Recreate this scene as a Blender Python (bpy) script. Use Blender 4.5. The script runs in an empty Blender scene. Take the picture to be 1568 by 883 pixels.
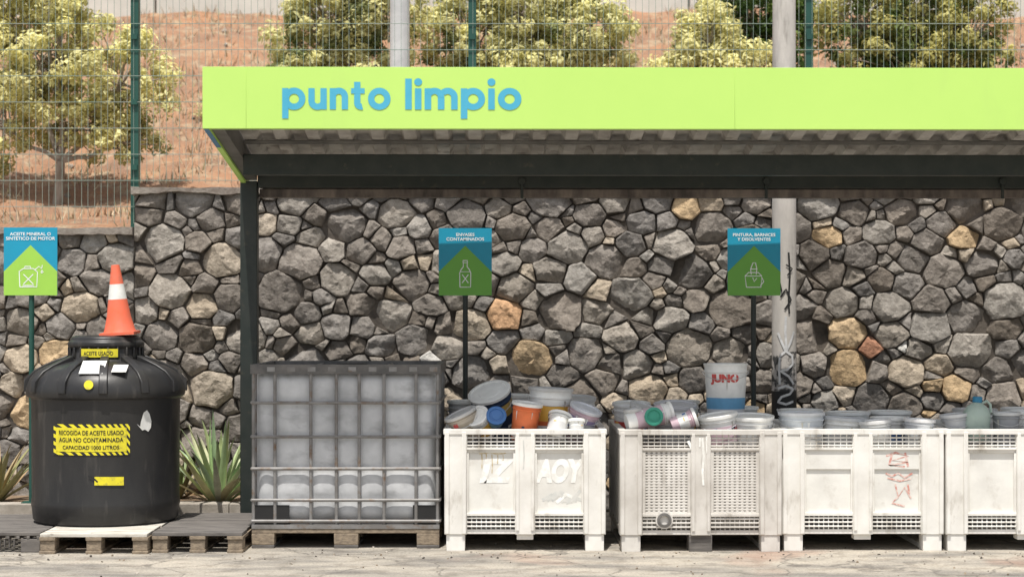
import bpy, math, random
from mathutils import Vector, Matrix, Euler, noise
R = random.Random(7)
rad = math.radians
scene = bpy.context.scene
COL = scene.collection

# ------------------------------------------------------------ materials
def pmat(name, c1, c2=None, scale=6, stretch=(1,1,1), lo=.35, hi=.65, rough=.7, metal=0, bump=.0, bscale=None,
         dirt=None, dscale=3, dlo=.55, dhi=.7, dstretch=(1,1,1), vcol=False, trans=0, spec=.4, dist=.01, detail=6):
    m = bpy.data.materials.new(name); m.use_nodes = True
    nt = m.node_tree; N = nt.nodes; L = nt.links
    b = N['Principled BSDF']
    b.inputs['Roughness'].default_value = rough
    b.inputs['Metallic'].default_value = metal
    b.inputs['Specular IOR Level'].default_value = spec
    tc = N.new('ShaderNodeTexCoord')
    def noise_fac(sc, st, l, h):
        mp = N.new('ShaderNodeMapping'); mp.inputs['Scale'].default_value = st
        L.new(tc.outputs['Object'], mp.inputs['Vector'])
        n = N.new('ShaderNodeTexNoise'); n.inputs['Scale'].default_value = sc; n.inputs['Detail'].default_value = detail
        n.inputs['Roughness'].default_value = .62
        L.new(mp.outputs[0], n.inputs['Vector'])
        r = N.new('ShaderNodeMapRange'); r.inputs['From Min'].default_value = l; r.inputs['From Max'].default_value = h
        L.new(n.outputs['Fac'], r.inputs['Value'])
        return r.outputs[0], n.outputs['Fac']
    c2 = c2 or tuple(x*.75 for x in c1)
    f, raw = noise_fac(scale, stretch, lo, hi)
    mx = N.new('ShaderNodeMix'); mx.data_type = 'RGBA'
    L.new(f, mx.inputs[0])
    mx.inputs[6].default_value = (*c1, 1); mx.inputs[7].default_value = (*c2, 1)
    out = mx.outputs[2]
    if vcol:
        at = N.new('ShaderNodeAttribute'); at.attribute_name = 'Col'
        mm = N.new('ShaderNodeMix'); mm.data_type = 'RGBA'; mm.blend_type = 'MULTIPLY'; mm.inputs[0].default_value = 1
        L.new(at.outputs['Color'], mm.inputs[6]); L.new(out, mm.inputs[7]); out = mm.outputs[2]
    if dirt:
        f2, _ = noise_fac(dscale, dstretch, dlo, dhi)
        md = N.new('ShaderNodeMix'); md.data_type = 'RGBA'
        L.new(f2, md.inputs[0]); L.new(out, md.inputs[6]); md.inputs[7].default_value = (*dirt, 1); out = md.outputs[2]
    L.new(out, b.inputs['Base Color'])
    if bump:
        _, braw = noise_fac(bscale or scale*4, (1,1,1), 0, 1)
        bp = N.new('ShaderNodeBump'); bp.inputs['Strength'].default_value = bump; bp.inputs['Distance'].default_value = dist
        L.new(braw, bp.inputs['Height']); L.new(bp.outputs[0], b.inputs['Normal'])
    if trans:
        t = N.new('ShaderNodeBsdfTranslucent'); L.new(out, t.inputs['Color'])
        ms = N.new('ShaderNodeMixShader'); ms.inputs[0].default_value = trans
        L.new(b.outputs[0], ms.inputs[1]); L.new(t.outputs[0], ms.inputs[2])
        L.new(ms.outputs[0], N['Material Output'].inputs['Surface'])
    return m

M = {}
M['stone'] = pmat('basalt_stone', (1.22,1.22,1.22), (.72,.71,.70), scale=20, rough=.95, bump=.9, bscale=42, vcol=True, dist=.013, spec=.12,
                  dirt=(.10,.088,.078), dscale=80, dlo=.61, dhi=.73)
M['mortar'] = pmat('dark_mortar', (.06,.052,.045), (.14,.12,.10), scale=9, rough=1, bump=.6)
M['coping'] = pmat('lime_mortar', (.40,.36,.31), (.24,.20,.17), scale=9, rough=.95, bump=.7, bscale=40)
M['lime'] = pmat('lime_fascia_paint', (.53,.79,.185), (.50,.765,.175), scale=1.2, rough=.4, spec=.3, dirt=(.46,.69,.18), dscale=2.2, dstretch=(1,1,.3), dlo=.58, dhi=.85)
M['fblue'] = pmat('sky_blue_lettering', (.085,.43,.62), (.07,.40,.58), rough=.4)
M['steel'] = pmat('dark_green_steel', (.018,.026,.023), (.03,.036,.032), scale=8, rough=.45, dirt=(.08,.07,.05), dscale=14, dlo=.62, dhi=.8)
M['beamgrey'] = pmat('grey_beam', (.16,.155,.145), (.09,.088,.085), scale=5, rough=.5)
M['roof'] = pmat('galvanised_roof', (.60,.58,.54), (.32,.30,.275), scale=4, rough=.5, metal=0, dirt=(.16,.14,.12), dscale=7)
M['gutter'] = pmat('weathered_gutter', (.24,.20,.17), (.07,.06,.055), scale=9, stretch=(1,1,.3), rough=.7)
M['fence'] = pmat('green_fence_wire', (.20,.29,.24), (.30,.33,.29), scale=3, rough=.5)
M['fpost'] = pmat('green_fence_post', (.015,.07,.055), (.02,.085,.065), scale=6, rough=.5)
M['galv'] = pmat('galvanised_tube', (.66,.66,.65), (.52,.52,.52), scale=8, rough=.5, metal=.1)
M['concrete'] = pmat('pole_concrete', (.58,.545,.50), (.42,.395,.365), scale=7, stretch=(1,1,.25), rough=.9, bump=.25, bscale=60, dirt=(.22,.20,.18), dscale=9, dstretch=(1,1,.2), dlo=.58, dhi=.75)
M['kerb'] = pmat('kerb_concrete', (.42,.38,.33), (.28,.25,.21), scale=8, rough=.9, bump=.3, bscale=50)
M['blackpl'] = pmat('black_polyethylene', (.019,.019,.020), (.032,.031,.030), scale=5, stretch=(1,1,.4), rough=.40, bump=.08, bscale=30, dirt=(.11,.10,.09), dscale=10, dstretch=(1,1,.16), dlo=.56, dhi=.85)
M['yellow'] = pmat('yellow_label', (.80,.70,.03), (.66,.58,.04), scale=20, rough=.5, dirt=(.35,.30,.06), dscale=30)
M['white'] = pmat('white_label', (.80,.80,.77), (.66,.66,.63), scale=14, rough=.6)
M['black'] = pmat('black_ink', (.015,.015,.015), (.02,.02,.02), rough=.6)
M['orange'] = pmat('orange_cone', (.85,.15,.07), (.72,.18,.11), scale=9, rough=.55, dirt=(.40,.16,.11), dscale=14, dlo=.58, dhi=.8)
M['wood'] = pmat('pallet_wood', (.33,.265,.19), (.17,.135,.10), scale=9, stretch=(3,.4,6), rough=.9, bump=.3, bscale=50)
M['woodlt'] = pmat('painted_pallet_top', (.62,.60,.54), (.42,.38,.32), scale=7, stretch=(.6,3,3), rough=.85, bump=.3, dirt=(.2,.17,.14), dscale=12, dlo=.6, dhi=.75)  # pale base puts the sunlight on the deck boards into the colour
M['wooddk'] = pmat('old_dark_wood', (.09,.083,.078), (.18,.165,.15), scale=9, stretch=(.6,3,3), rough=.9, bump=.3)
M['box'] = pmat('white_bin_plastic', (.84,.825,.78), (.70,.68,.63), scale=4, rough=.55, bump=.08, bscale=20, dirt=(.36,.32,.26), dscale=11, dstretch=(1,1,.35), dlo=.57, dhi=.80)
M['boxb'] = pmat('beige_bin_plastic', (.70,.675,.63), (.53,.50,.455), scale=4, rough=.6, bump=.08, bscale=20, dirt=(.28,.25,.21), dscale=10, dstretch=(1,1,.3), dlo=.56, dhi=.78)
M['boxp'] = pmat('pale_bin_panel', (.80,.79,.74), (.67,.655,.61), scale=5, rough=.55, dirt=(.46,.42,.36), dscale=6, dlo=.55, dhi=.8)
M['boxin'] = pmat('bin_rubbish_dark', (.10,.09,.08), (.30,.27,.24), scale=14, rough=.9, bump=.5)
M['bottle'] = pmat('ibc_bottle_plastic', (.62,.63,.64), (.42,.43,.44), scale=3.2, rough=.4, dirt=(.25,.255,.26), dscale=4.5, dstretch=(1,1,2), dlo=.52, dhi=.8)
M['frame'] = pmat('ibc_frame_dark', (.09,.088,.085), (.16,.15,.14), scale=9, rough=.6)
M['cage'] = pmat('ibc_cage_steel', (.27,.265,.26), (.18,.17,.16), scale=9, rough=.5, metal=.2, dirt=(.17,.11,.07), dscale=14)
M['sblue'] = pmat('sign_blue', (.012,.32,.50), (.014,.30,.47), rough=.4)
M['sgreen'] = pmat('sign_green', (.16,.44,.06), (.15,.41,.06), rough=.4)  # canopy shade on the two inner signs, put into their green
M['sgreen1'] = pmat('sign_lime', (.36,.66,.09), (.34,.62,.09), rough=.4)  # brighter copy of the sign green, with sunlight put into the colour
M['swhite'] = pmat('sign_white', (.86,.88,.86), (.84,.86,.84), rough=.4)
M['pend'] = pmat('end_blue', (.10,.24,.40), (.08,.2,.35), rough=.45)
M['agave'] = pmat('agave_leaf', (1.1,1.1,1.1), (.75,.75,.75), scale=14, stretch=(1,1,.5), rough=.55, vcol=True)
M['leaf'] = pmat('tree_leaf', (1.1,1.1,1.1), (.88,.88,.88), scale=9, rough=.6, vcol=True, trans=.38)
M['bark'] = pmat('tree_bark', (.40,.35,.30), (.24,.20,.16), scale=18, stretch=(1,1,.3), rough=.9, bump=.4)
M['grass'] = pmat('dry_grass', (1.1,1.1,1.1), (.8,.8,.8), scale=4, rough=.9, vcol=True)
M['barrier'] = pmat('pale_barrier', (.66,.64,.58), (.55,.53,.48), scale=3, rough=.8)
M['graf'] = pmat('graffiti_white', (.74,.74,.74), (.5,.5,.5), scale=25, rough=.6)
M['spray'] = pmat('white_spray', (.90,.90,.87), (.76,.75,.70), scale=22, lo=.42, hi=.60, rough=.6)
M['red'] = pmat('graffiti_red', (.62,.26,.21), (.76,.62,.56), scale=34, lo=.40, hi=.58, rough=.6)
M['ochre'] = pmat('paint_drip_ochre', (.52,.40,.20), (.70,.64,.52), scale=30, lo=.42, hi=.6, rough=.6)
M['palegrey'] = pmat('faded_grey_paint', (.56,.57,.54), (.68,.67,.63), scale=25, rough=.6)

# ------------------------------------------------------------ mesh builder
class MB:
    def __init__(s): s.v=[]; s.f=[]; s.mi=[]; s.mats=[]; s.col=None
    def m(s, mat):
        if isinstance(mat,str): mat = M[mat]
        if mat not in s.mats: s.mats.append(mat)
        return s.mats.index(mat)
    def add(s, vs, fs, mat, T=None):
        o=len(s.v); k=s.m(mat)
        for p in vs:
            p=Vector(p)
            if T is not None: p = T@p
            s.v.append(tuple(p))
        for f in fs: s.f.append([o+i for i in f]); s.mi.append(k)
    def box(s,x0,x1,y0,y1,z0,z1,mat,T=None):
        vs=[(x0,y0,z0),(x1,y0,z0),(x1,y1,z0),(x0,y1,z0),(x0,y0,z1),(x1,y0,z1),(x1,y1,z1),(x0,y1,z1)]
        s.add(vs,[(0,3,2,1),(4,5,6,7),(0,1,5,4),(1,2,6,5),(2,3,7,6),(3,0,4,7)],mat,T)
    def tube(s,p0,p1,r,mat,n=8,r2=None,T=None):
        p0=Vector(p0);p1=Vector(p1);d=(p1-p0)
        if d.length<1e-6: return
        q=d.to_track_quat('Z','Y'); r2=r if r2 is None else r2
        vs=[]
        for c,rr in((p0,r),(p1,r2)):
            for i in range(n):
                a=2*math.pi*(i+.5)/n
                vs.append(c+q@Vector((rr*math.cos(a),rr*math.sin(a),0)))
        fs=[(i,(i+1)%n,n+(i+1)%n,n+i) for i in range(n)]
        fs+=[tuple(range(n-1,-1,-1)),tuple(range(n,2*n))]
        s.add(vs,fs,mat,T)
    def path(s,pts,r,mat,n=8,r2=None,T=None):
        r2=r if r2 is None else r2; k=len(pts); vs=[]
        for j,p in enumerate(pts):
            p=Vector(p); a=Vector(pts[max(0,j-1)]); b=Vector(pts[min(k-1,j+1)])
            q=(b-a).to_track_quat('Z','Y'); rr=r+(r2-r)*j/(k-1)
            for i in range(n):
                t=2*math.pi*i/n; vs.append(p+q@Vector((rr*math.cos(t),rr*math.sin(t),0)))
        fs=[]
        for j in range(k-1):
            for i in range(n):
                fs.append((j*n+i,j*n+(i+1)%n,(j+1)*n+(i+1)%n,(j+1)*n+i))
        s.add(vs,fs,mat,T)
    def lathe(s,prof,n,mat,T=None,mats=None):
        vs=[];k=len(prof)
        for r,z in prof:
            for i in range(n):
                a=2*math.pi*i/n; vs.append((r*math.cos(a),r*math.sin(a),z))
        for j in range(k-1):
            mt = mats[j] if mats else mat
            sub=vs[j*n:(j+2)*n]
            s.add(sub,[(i,(i+1)%n,n+(i+1)%n,n+i) for i in range(n)],mt,T)
    def strip(s,pts,w,fn,mat):           # ribbon in a 2-D chart mapped by fn(u,v)
        n=len(pts); vs=[]
        for j,(x,z) in enumerate(pts):
            a=pts[max(0,j-1)]; b=pts[min(n-1,j+1)]
            d=Vector((b[0]-a[0],b[1]-a[1])); d.normalize()
            vs.append(fn(x-d.y*w/2,z+d.x*w/2)); vs.append(fn(x+d.y*w/2,z-d.x*w/2))
        s.add(vs,[(2*j,2*j+1,2*j+3,2*j+2) for j in range(n-1)],mat)
    def build(s,name,origin=(0,0,0),parent=None,bevel=0,smooth=40,weld=False,cols=None):
        me=bpy.data.meshes.new(name)
        o=Vector(origin)
        me.from_pydata([tuple(Vector(p)-o) for p in s.v],[],s.f)
        for m in s.mats: me.materials.append(m)
        me.polygons.foreach_set('material_index',s.mi)
        if cols:
            ca=me.color_attributes.new('Col','FLOAT_COLOR','POINT')
            flat=[]
            for c in cols: flat+= [c[0],c[1],c[2],1]
            ca.data.foreach_set('color',flat)
        if weld:
            import bmesh
            bm=bmesh.new(); bm.from_mesh(me); bmesh.ops.remove_doubles(bm,verts=bm.verts,dist=1e-5); bm.to_mesh(me); bm.free()
        if smooth:
            me.shade_smooth(); me.set_sharp_from_angle(angle=rad(smooth))
        me.update()
        ob=bpy.data.objects.new(name,me); COL.objects.link(ob); ob.location=o
        if parent is not None:
            ob.parent=parent; ob.location=o-parent.location if parent.type=='EMPTY' else o
        if bevel:
            b=ob.modifiers.new('bevel','BEVEL'); b.width=bevel; b.segments=2; b.limit_method='ANGLE'; b.angle_limit=rad(50); b.harden_normals=False
        return ob

def text_mesh(txt,size,offset=0.0,align='CENTER'):
    cu=bpy.data.curves.new('t','FONT'); cu.body=txt; cu.size=size; cu.align_x=align; cu.offset=offset; cu.fill_mode='FRONT'
    cu.resolution_u=4
    ob=bpy.data.objects.new('t',cu); COL.objects.link(ob)
    dg=bpy.context.evaluated_depsgraph_get()
    me=bpy.data.meshes.new_from_object(ob.evaluated_get(dg))
    vs=[tuple(v.co) for v in me.vertices]; fs=[tuple(p.vertices) for p in me.polygons]
    bpy.data.objects.remove(ob)
    return vs,fs
def add_text(mb,txt,size,fn,mat,offset=0.0,sx=1):
    vs,fs=text_mesh(txt,size,offset)
    mb.add([fn(x*sx,y) for x,y,z in vs],fs,mat)

# ------------------------------------------------------------ camera / light
cam=bpy.data.cameras.new('camera'); co=bpy.data.objects.new('camera',cam); COL.objects.link(co)
co.location=(0,-12,1.5); co.rotation_euler=(rad(90),0,0)
cam.lens=36*2880/1568; cam.sensor_width=36; cam.shift_y=.0246; cam.clip_end=2000
cam.dof.use_dof=True; cam.dof.focus_distance=12.4; cam.dof.aperture_fstop=2.0
scene.camera=co
EL,AZ=rad(69.5),rad(9)
d=Vector((-math.sin(AZ)*math.cos(EL),-math.cos(AZ)*math.cos(EL),math.sin(EL)))
sun=bpy.data.lights.new('sun','SUN'); sun.energy=5; sun.angle=rad(.53); sun.color=(1,.955,.89)
so=bpy.data.objects.new('sun',sun); COL.objects.link(so); so.rotation_euler=d.to_track_quat('Z','Y').to_euler(); so.location=(-5,-10,20)
w=bpy.data.worlds.new('World'); scene.world=w; w.use_nodes=True
nt=w.node_tree; bg=nt.nodes['Background']; sk=nt.nodes.new('ShaderNodeTexSky'); sk.sky_type='NISHITA'; sk.sun_disc=False
sk.sun_elevation=EL; sk.sun_rotation=math.pi+AZ; sk.dust_density=2.5
hs=nt.nodes.new('ShaderNodeHueSaturation'); hs.inputs['Saturation'].default_value=.42
nt.links.new(sk.outputs[0],hs.inputs['Color']); nt.links.new(hs.outputs[0],bg.inputs[0]); bg.inputs[1].default_value=.15
scene.view_settings.view_transform='Standard'; scene.view_settings.look='None'; scene.view_settings.exposure=0

# ------------------------------------------------------------ ground
gm=bpy.data.materials.new('worn_yard_concrete'); gm.use_nodes=True
nt=gm.node_tree;N=nt.nodes;L=nt.links;b=N['Principled BSDF'];b.inputs['Roughness'].default_value=.9
tc=N.new('ShaderNodeTexCoord')
def nz(sc,det=8,st=(1,1,1)):
    mp=N.new('ShaderNodeMapping');mp.inputs['Scale'].default_value=st;L.new(tc.outputs['Object'],mp.inputs[0])
    n=N.new('ShaderNodeTexNoise');n.inputs['Scale'].default_value=sc;n.inputs['Detail'].default_value=det;L.new(mp.outputs[0],n.inputs['Vector']);return n.outputs['Fac']
def ramp(f,stops):
    r=N.new('ShaderNodeValToRGB');e=r.color_ramp.elements
    e[0].position=stops[0][0];e[0].color=(*stops[0][1],1);e[1].position=stops[-1][0];e[1].color=(*stops[-1][1],1)
    for p,c in stops[1:-1]:
        x=e.new(p);x.color=(*c,1)
    L.new(f,r.inputs[0]);return r.outputs[0]
def mix(f,a,b_,mode='MIX'):
    m=N.new('ShaderNodeMix');m.data_type='RGBA';m.blend_type=mode
    if isinstance(f,(int,float)): m.inputs[0].default_value=f
    else: L.new(f,m.inputs[0])
    for i,x in((6,a),(7,b_)):
        if isinstance(x,tuple): m.inputs[i].default_value=(*x,1)
        else: L.new(x,m.inputs[i])
    return m.outputs[2]
c=ramp(nz(1.3,10,(1,3.0,1)),[(.34,(.21,.195,.175)),(.46,(.31,.285,.245)),(.54,(.39,.355,.30)),(.68,(.46,.415,.345))])
c=mix(.6,c,ramp(nz(60,4),[(.3,(.5,.5,.5)),(.55,(1,1,1)),(.75,(1.25,1.2,1.15))]),'MULTIPLY')
c=mix(.7,c,ramp(nz(7,8),[(.36,(.65,.63,.61)),(.5,(1,1,1))]),'MULTIPLY')
c=mix(ramp(nz(.9,6),[(.58,(0,0,0)),(.70,(.40,.40,.40))]),c,(.38,.21,.14))
c=mix(ramp(nz(3.2,3,(1,1.6,1)),[(.64,(0,0,0)),(.74,(.45,.45,.45))]),c,(.12,.11,.10))
vo=N.new('ShaderNodeTexVoronoi');vo.feature='DISTANCE_TO_EDGE';vo.inputs['Scale'].default_value=.9
mpn=N.new('ShaderNodeMapping');L.new(tc.outputs['Object'],mpn.inputs[0])
nn=N.new('ShaderNodeTexNoise');nn.inputs['Scale'].default_value=3;nn.inputs['Detail'].default_value=5;L.new(tc.outputs['Object'],nn.inputs['Vector'])
va=N.new('ShaderNodeVectorMath');va.operation='MULTIPLY_ADD';L.new(nn.outputs['Color'],va.inputs[0]);va.inputs[1].default_value=(.4,.4,.4);L.new(mpn.outputs[0],va.inputs[2])
L.new(va.outputs[0],vo.inputs['Vector'])
c=mix(ramp(vo.outputs['Distance'],[(0,(.7,.7,.7)),(.012,(0,0,0))]),c,(.09,.08,.07))
L.new(c,b.inputs['Base Color'])
bp=N.new('ShaderNodeBump');bp.inputs['Strength'].default_value=.5;bp.inputs['Distance'].default_value=.01;L.new(nz(70,5),bp.inputs['Height']);L.new(bp.outputs[0],b.inputs['Normal'])
g=MB(); g.add([(-300,-300,0),(300,-300,0),(300,300,0),(-300,300,0)],[(0,1,2,3)],gm); g.build('ground',smooth=0)

# planting bed + kerb
g=MB(); g.box(-7,-1.5,1.44,2.3,-.05,.13,pmat('bed_soil',(.28,.20,.13),(.17,.12,.08),scale=12,rough=1,bump=.6)); g.build('planting_bed')
g=MB()
x=-7
while x<-1.5:
    g.box(x,min(x+.995,-1.5),1.30,1.44,-.02,.16+R.uniform(-.003,.003),'kerb'); x+=1.0
g.build('kerb',bevel=.008)
g=MB()
for i in range(320):
    x=R.uniform(-4,4.2);y=R.uniform(-1.4,.3) if i%2 else R.uniform(-.5,-.15);s=R.uniform(.002,.008)
    T=Matrix.Translation((x,y,s*.5))@Euler((R.random()*3,R.random()*3,R.random()*3)).to_matrix().to_4x4()
    g.box(-s,s,-s*.8,s*.8,-s*.5,s*.5,R.choice(['kerb','wood','mortar','kerb']),T)
g.build('gravel_litter')

# ------------------------------------------------------------ stone wall
def clip(poly,nx,nz_,t):
    out=[];n=len(poly)
    for i in range(n):
        a=poly[i];b_=poly[(i+1)%n];da=a[0]*nx+a[1]*nz_-t;db=b_[0]*nx+b_[1]*nz_-t
        if da<=0: out.append(a)
        if da*db<0:
            k=da/(da-db);out.append((a[0]+(b_[0]-a[0])*k,a[1]+(b_[1]-a[1])*k))
    return out
ACC=[(-.81,2.14,'t'),(-.62,1.9,'p'),(-.02,1.45,'o'),(-.14,1.03,'t'),(.23,1.1,'t'),(.55,1.08,'p'),(1.32,1.9,'p'),(1.59,1.43,'t'),(1.34,2.29,'t'),
(2.5,1.4,'t'),(2.7,1.25,'r'),(2.9,1.08,'p'),(-1.7,1.2,'t'),(-1.82,2.2,'p'),(-3.35,1.6,'p'),(-3.77,.96,'p'),(-2.16,.71,'p'),(-1.0,1.5,'g'),
(2.45,.78,'p'),(.6,1.7,'p'),(2.95,1.25,'w'),(-.62,1.12,'w'),(-.5,.9,'p'),(3.8,1.45,'r'),(-2.3,.95,'p'),(-3.6,.7,'t'),(2.1,.8,'p'),(.9,1.25,'g'),(3.0,.9,'p'),(2.2,2.05,'g'),(3.4,2.0,'t'),(-.35,1.42,'p')]
WY=2.2
wall=MB(); wc=[]
def stones(x0,x1,z0,z1):
    SX=1.22; pts=[]
    W_=(x1-x0)/SX
    for rr,cnt in((.132,90),(.112,400),(.09,2500),(.07,4500),(.05,6000),(.034,6000)):
        for _ in range(int(cnt*W_/9)):
            r=rr*R.uniform(.88,1.12); px=R.uniform(0,W_); pz=R.uniform(z0,z1)
            ok=True
            for q in pts:
                dd=(q[0]-px)**2+(q[1]-pz)**2
                if dd<((q[2]+r)*.86)**2: ok=False;break
            if ok: pts.append((px,pz,r))
    gap=.0035
    for i,(px,pz,r) in enumerate(pts):
        poly=[(0,z0),(W_,z0),(W_,z1),(0,z1)]
        for j,(qx,qz,qr) in enumerate(pts):
            if j==i: continue
            dx=qx-px;dz=qz-pz;dd=math.hypot(dx,dz)
            if dd>.7: continue
            t=(dd*dd+r*r-qr*qr)/(2*dd)-gap*R.uniform(.2,1.9)
            an=math.atan2(dz,dx)+R.uniform(-.14,.14)
            nx,nz_=math.cos(an),math.sin(an)
            poly=clip(poly,nx,nz_,t+nx*px+nz_*pz)
            if len(poly)<3: break
        if len(poly)<3: continue
        poly=[(x0+a*SX,b_) for a,b_ in poly]
        cx=sum(p[0] for p in poly)/len(poly); cz=sum(p[1] for p in poly)/len(poly)
        P2=[]
        for e in range(len(poly)):
            p=poly[e]; q=poly[(e+1)%len(poly)]
            if math.hypot(p[0]-q[0],p[1]-q[1])>.024 or len(poly)<5: P2.append(p)
        if len(P2)<3: continue
        ol=[]
        n=len(P2)
        for e in range(n):
            p=Vector(P2[e]); a=Vector(P2[e-1]); q=Vector(P2[(e+1)%n])
            ca=min((a-p).length*.2,R.uniform(.001,.012)); cb=min((q-p).length*.2,R.uniform(.001,.012))
            ol.append(p+(a-p).normalized()*ca); ol.append(p+(q-p).normalized()*cb)
        O=[]
        for e in range(len(ol)):
            p=ol[e]; q=ol[(e+1)%len(ol)]; k=max(1,int((q-p).length/.024))
            for s_ in range(k): O.append(p.lerp(q,s_/k))
        NA=len(O); rm=sum((o-Vector((cx,cz))).length for o in O)/NA
        if rm<.014: continue
        seed=R.uniform(0,100); C0=Vector((cx,cz))
        O=[(o-C0)*(1+.035*noise.noise((o.x*20,o.y*20,seed))+.035*noise.noise((o.x*65,o.y*65,seed))-.004) for o in O]
        bulge=R.uniform(.0,.038)
        planes=[]
        for _ in range(R.choice([2,3,3,4,5])):
            a=R.uniform(0,6.28); s=R.uniform(.2,.85); planes.append((math.cos(a)*s,math.sin(a)*s,R.uniform(.2,.8)*rm*s))
        planes.append((R.uniform(-.2,.2),R.uniform(-.28,.22),0))
        def h(x,z):
            v=min(-(p[0]*(x)-p[1]*(z))+p[2] for p in planes)
            v+= .010*noise.noise((x*13+seed,z*13,seed))+.009*noise.noise((x*34+seed,z*34,seed))
            return max(v,-rm*.55)
        rings=[(1.0,None),(1.0,-.018),(.975,-.004),(.88,0),(.72,0),(.50,0),(.27,0)]
        vs=[]
        for tt,off in rings:
            for o in O:
                x=o.x*tt; z=o.y*tt
                dep = -.09 if off is None else bulge+h(x,z)+off
                vs.append((cx+x,WY+.02-dep,cz+z))
        vs.append((cx,WY+.02-bulge-h(0,0),cz))
        fs=[];nr=len(rings)
        for q in range(nr-1):
            for k in range(NA):
                fs.append((q*NA+k,q*NA+(k+1)%NA,(q+1)*NA+(k+1)%NA,(q+1)*NA+k))
        for k in range(NA): fs.append(((nr-1)*NA+k,(nr-1)*NA+(k+1)%NA,nr*NA))
        wall.add(vs,fs,'stone')
        kind=None
        for ax,az,kk in ACC:
            if math.hypot(ax-cx,az-cz)<rm*.75: kind=kk
        if not kind:
            u=R.random(); low=1 if cz<1.15 else 0
            kind='t' if u<.010+.06*low else 'p' if u<.05+.16*low else 'g' if u<.30+.1*low else 'd'
            if rm<.06 and R.random()<.15: kind=R.choice(['g','p'])
        gv=R.uniform(.85,1.15)
        base={'d':(.225,.208,.190),'g':(.30,.280,.252),'p':(.42,.36,.285),'t':(.50,.375,.235),'o':(.54,.34,.20),'r':(.40,.215,.145),'w':(.56,.55,.52)}[kind]
        if kind=='d': gv=R.uniform(.72,1.22)
        tint=R.uniform(-.004,.014)
        wc.extend([(base[0]*gv+tint,base[1]*gv,base[2]*gv-tint)]*len(vs))
stones(-7.5,-2.86,0,2.11)
stones(-2.855,7.5,0,2.42)
n0=len(wall.v)
wall.box(-7.5,-2.86,WY+.055,WY+.4,-.1,2.10,'mortar'); wall.box(-2.86,7.5,WY+.055,WY+.4,-.1,2.41,'mortar')
def coping(x0,x1,z):
    n=int((x1-x0)/.05); vs=[]
    for i in range(n+1):
        x=x0+(x1-x0)*i/n; t=.028+.014*noise.noise((x*5,z,0)); lo=.022*noise.noise((x*7,3,z))+.01*noise.noise((x*21,3,z)); f=.012*noise.noise((x*6,9,z))
        vs+= [(x,WY-.03+f,z-.02+lo),(x,WY-.035+f,z+t),(x,WY+.42,z+t+.01),(x,WY+.42,z-.05)]
    fs=[]
    for i in range(n):
        for k in range(4): fs.append((4*i+k,4*(i+1)+k,4*(i+1)+(k+1)%4,4*i+(k+1)%4))
    fs+=[(0,1,2,3),(4*n+3,4*n+2,4*n+1,4*n)]
    wall.add(vs,fs,'coping')
coping(-7.5,-2.862,2.12); coping(-2.87,7.5,2.425)
wc.extend([(1,1,1)]*(len(wall.v)-n0))
wall.build('stone_wall',cols=wc,smooth=18)

# ------------------------------------------------------------ hillside
def hz(x,y):
    P=[(2.45,2.05),(3.2,2.24),(4,2.40),(5,2.78),(7,3.85),(9.1,4.88),(9.6,4.97),(14,5.3),(60,14),(120,20)]
    for (a,b_),(c_,d_) in zip(P,P[1:]):
        if y<=c_: z=b_+(d_-b_)*(y-a)/(c_-a); break
    else: z=20
    k=min(1,max(0,(y-2.5)/1.0))
    return z+k*(.10*noise.noise((x*.6,y*.6,1))+.07*noise.noise((x*2.1,y*2.1,4))+.03*noise.noise((x*6,y*6,4)))
hm=pmat('dry_hillside_earth',(.40,.215,.12),(.27,.165,.11),scale=3.2,rough=1,bump=.7,bscale=16,dist=.07,dirt=(.42,.33,.22),dscale=6,dlo=.50,dhi=.68,detail=10)
g=MB(); xs=[-60,-30,-15]+[-8+i*.12 for i in range(134)]+[15,30,60]; ys=[2.55+i*.1 for i in range(76)]+[10.5,12,14,20,35,60,120]
vs=[(x,y,hz(x,y)) for y in ys for x in xs]; nx=len(xs)
g.add(vs,[(j*nx+i,j*nx+i+1,(j+1)*nx+i+1,(j+1)*nx+i) for j in range(len(ys)-1) for i in range(nx-1)],hm); g.build('hillside',smooth=60)
g=MB(); cols=[]
for i in range(24000):
    x=R.uniform(-6.5,6.5);y=R.uniform(2.9,9.2)
    if noise.noise((x*1.6,y*1.6,8))<-.06+ (0.35 if y<4.6 else 0)-R.random()*.25: continue
    z=hz(x,y); hgt=R.uniform(.03,.12); a=R.uniform(0,3.14); wd=R.uniform(.004,.010); lx,ly=R.uniform(-.06,.06),R.uniform(-.05,.05)
    g.add([(x-wd*math.cos(a),y-wd*math.sin(a),z-.01),(x+wd*math.cos(a),y+wd*math.sin(a),z-.01),(x+lx,y+ly,z+hgt)],[(0,1,2)],'grass')
    q=R.uniform(.7,1.25); cc=R.choice([(.44,.33,.21),(.50,.41,.28),(.36,.23,.15),(.40,.30,.19),(.34,.31,.17)]); cols+= [(cc[0]*q,cc[1]*q,cc[2]*q)]*3
g.build('dry_grass',cols=cols,smooth=0)
g=MB(); x=-12
while x<12: g.box(x,x+1.98,9.15,9.4,4.6,5.55,'barrier'); x+=2
g.build('roadside_barrier_wall',bevel=.01)
g=MB()
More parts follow.
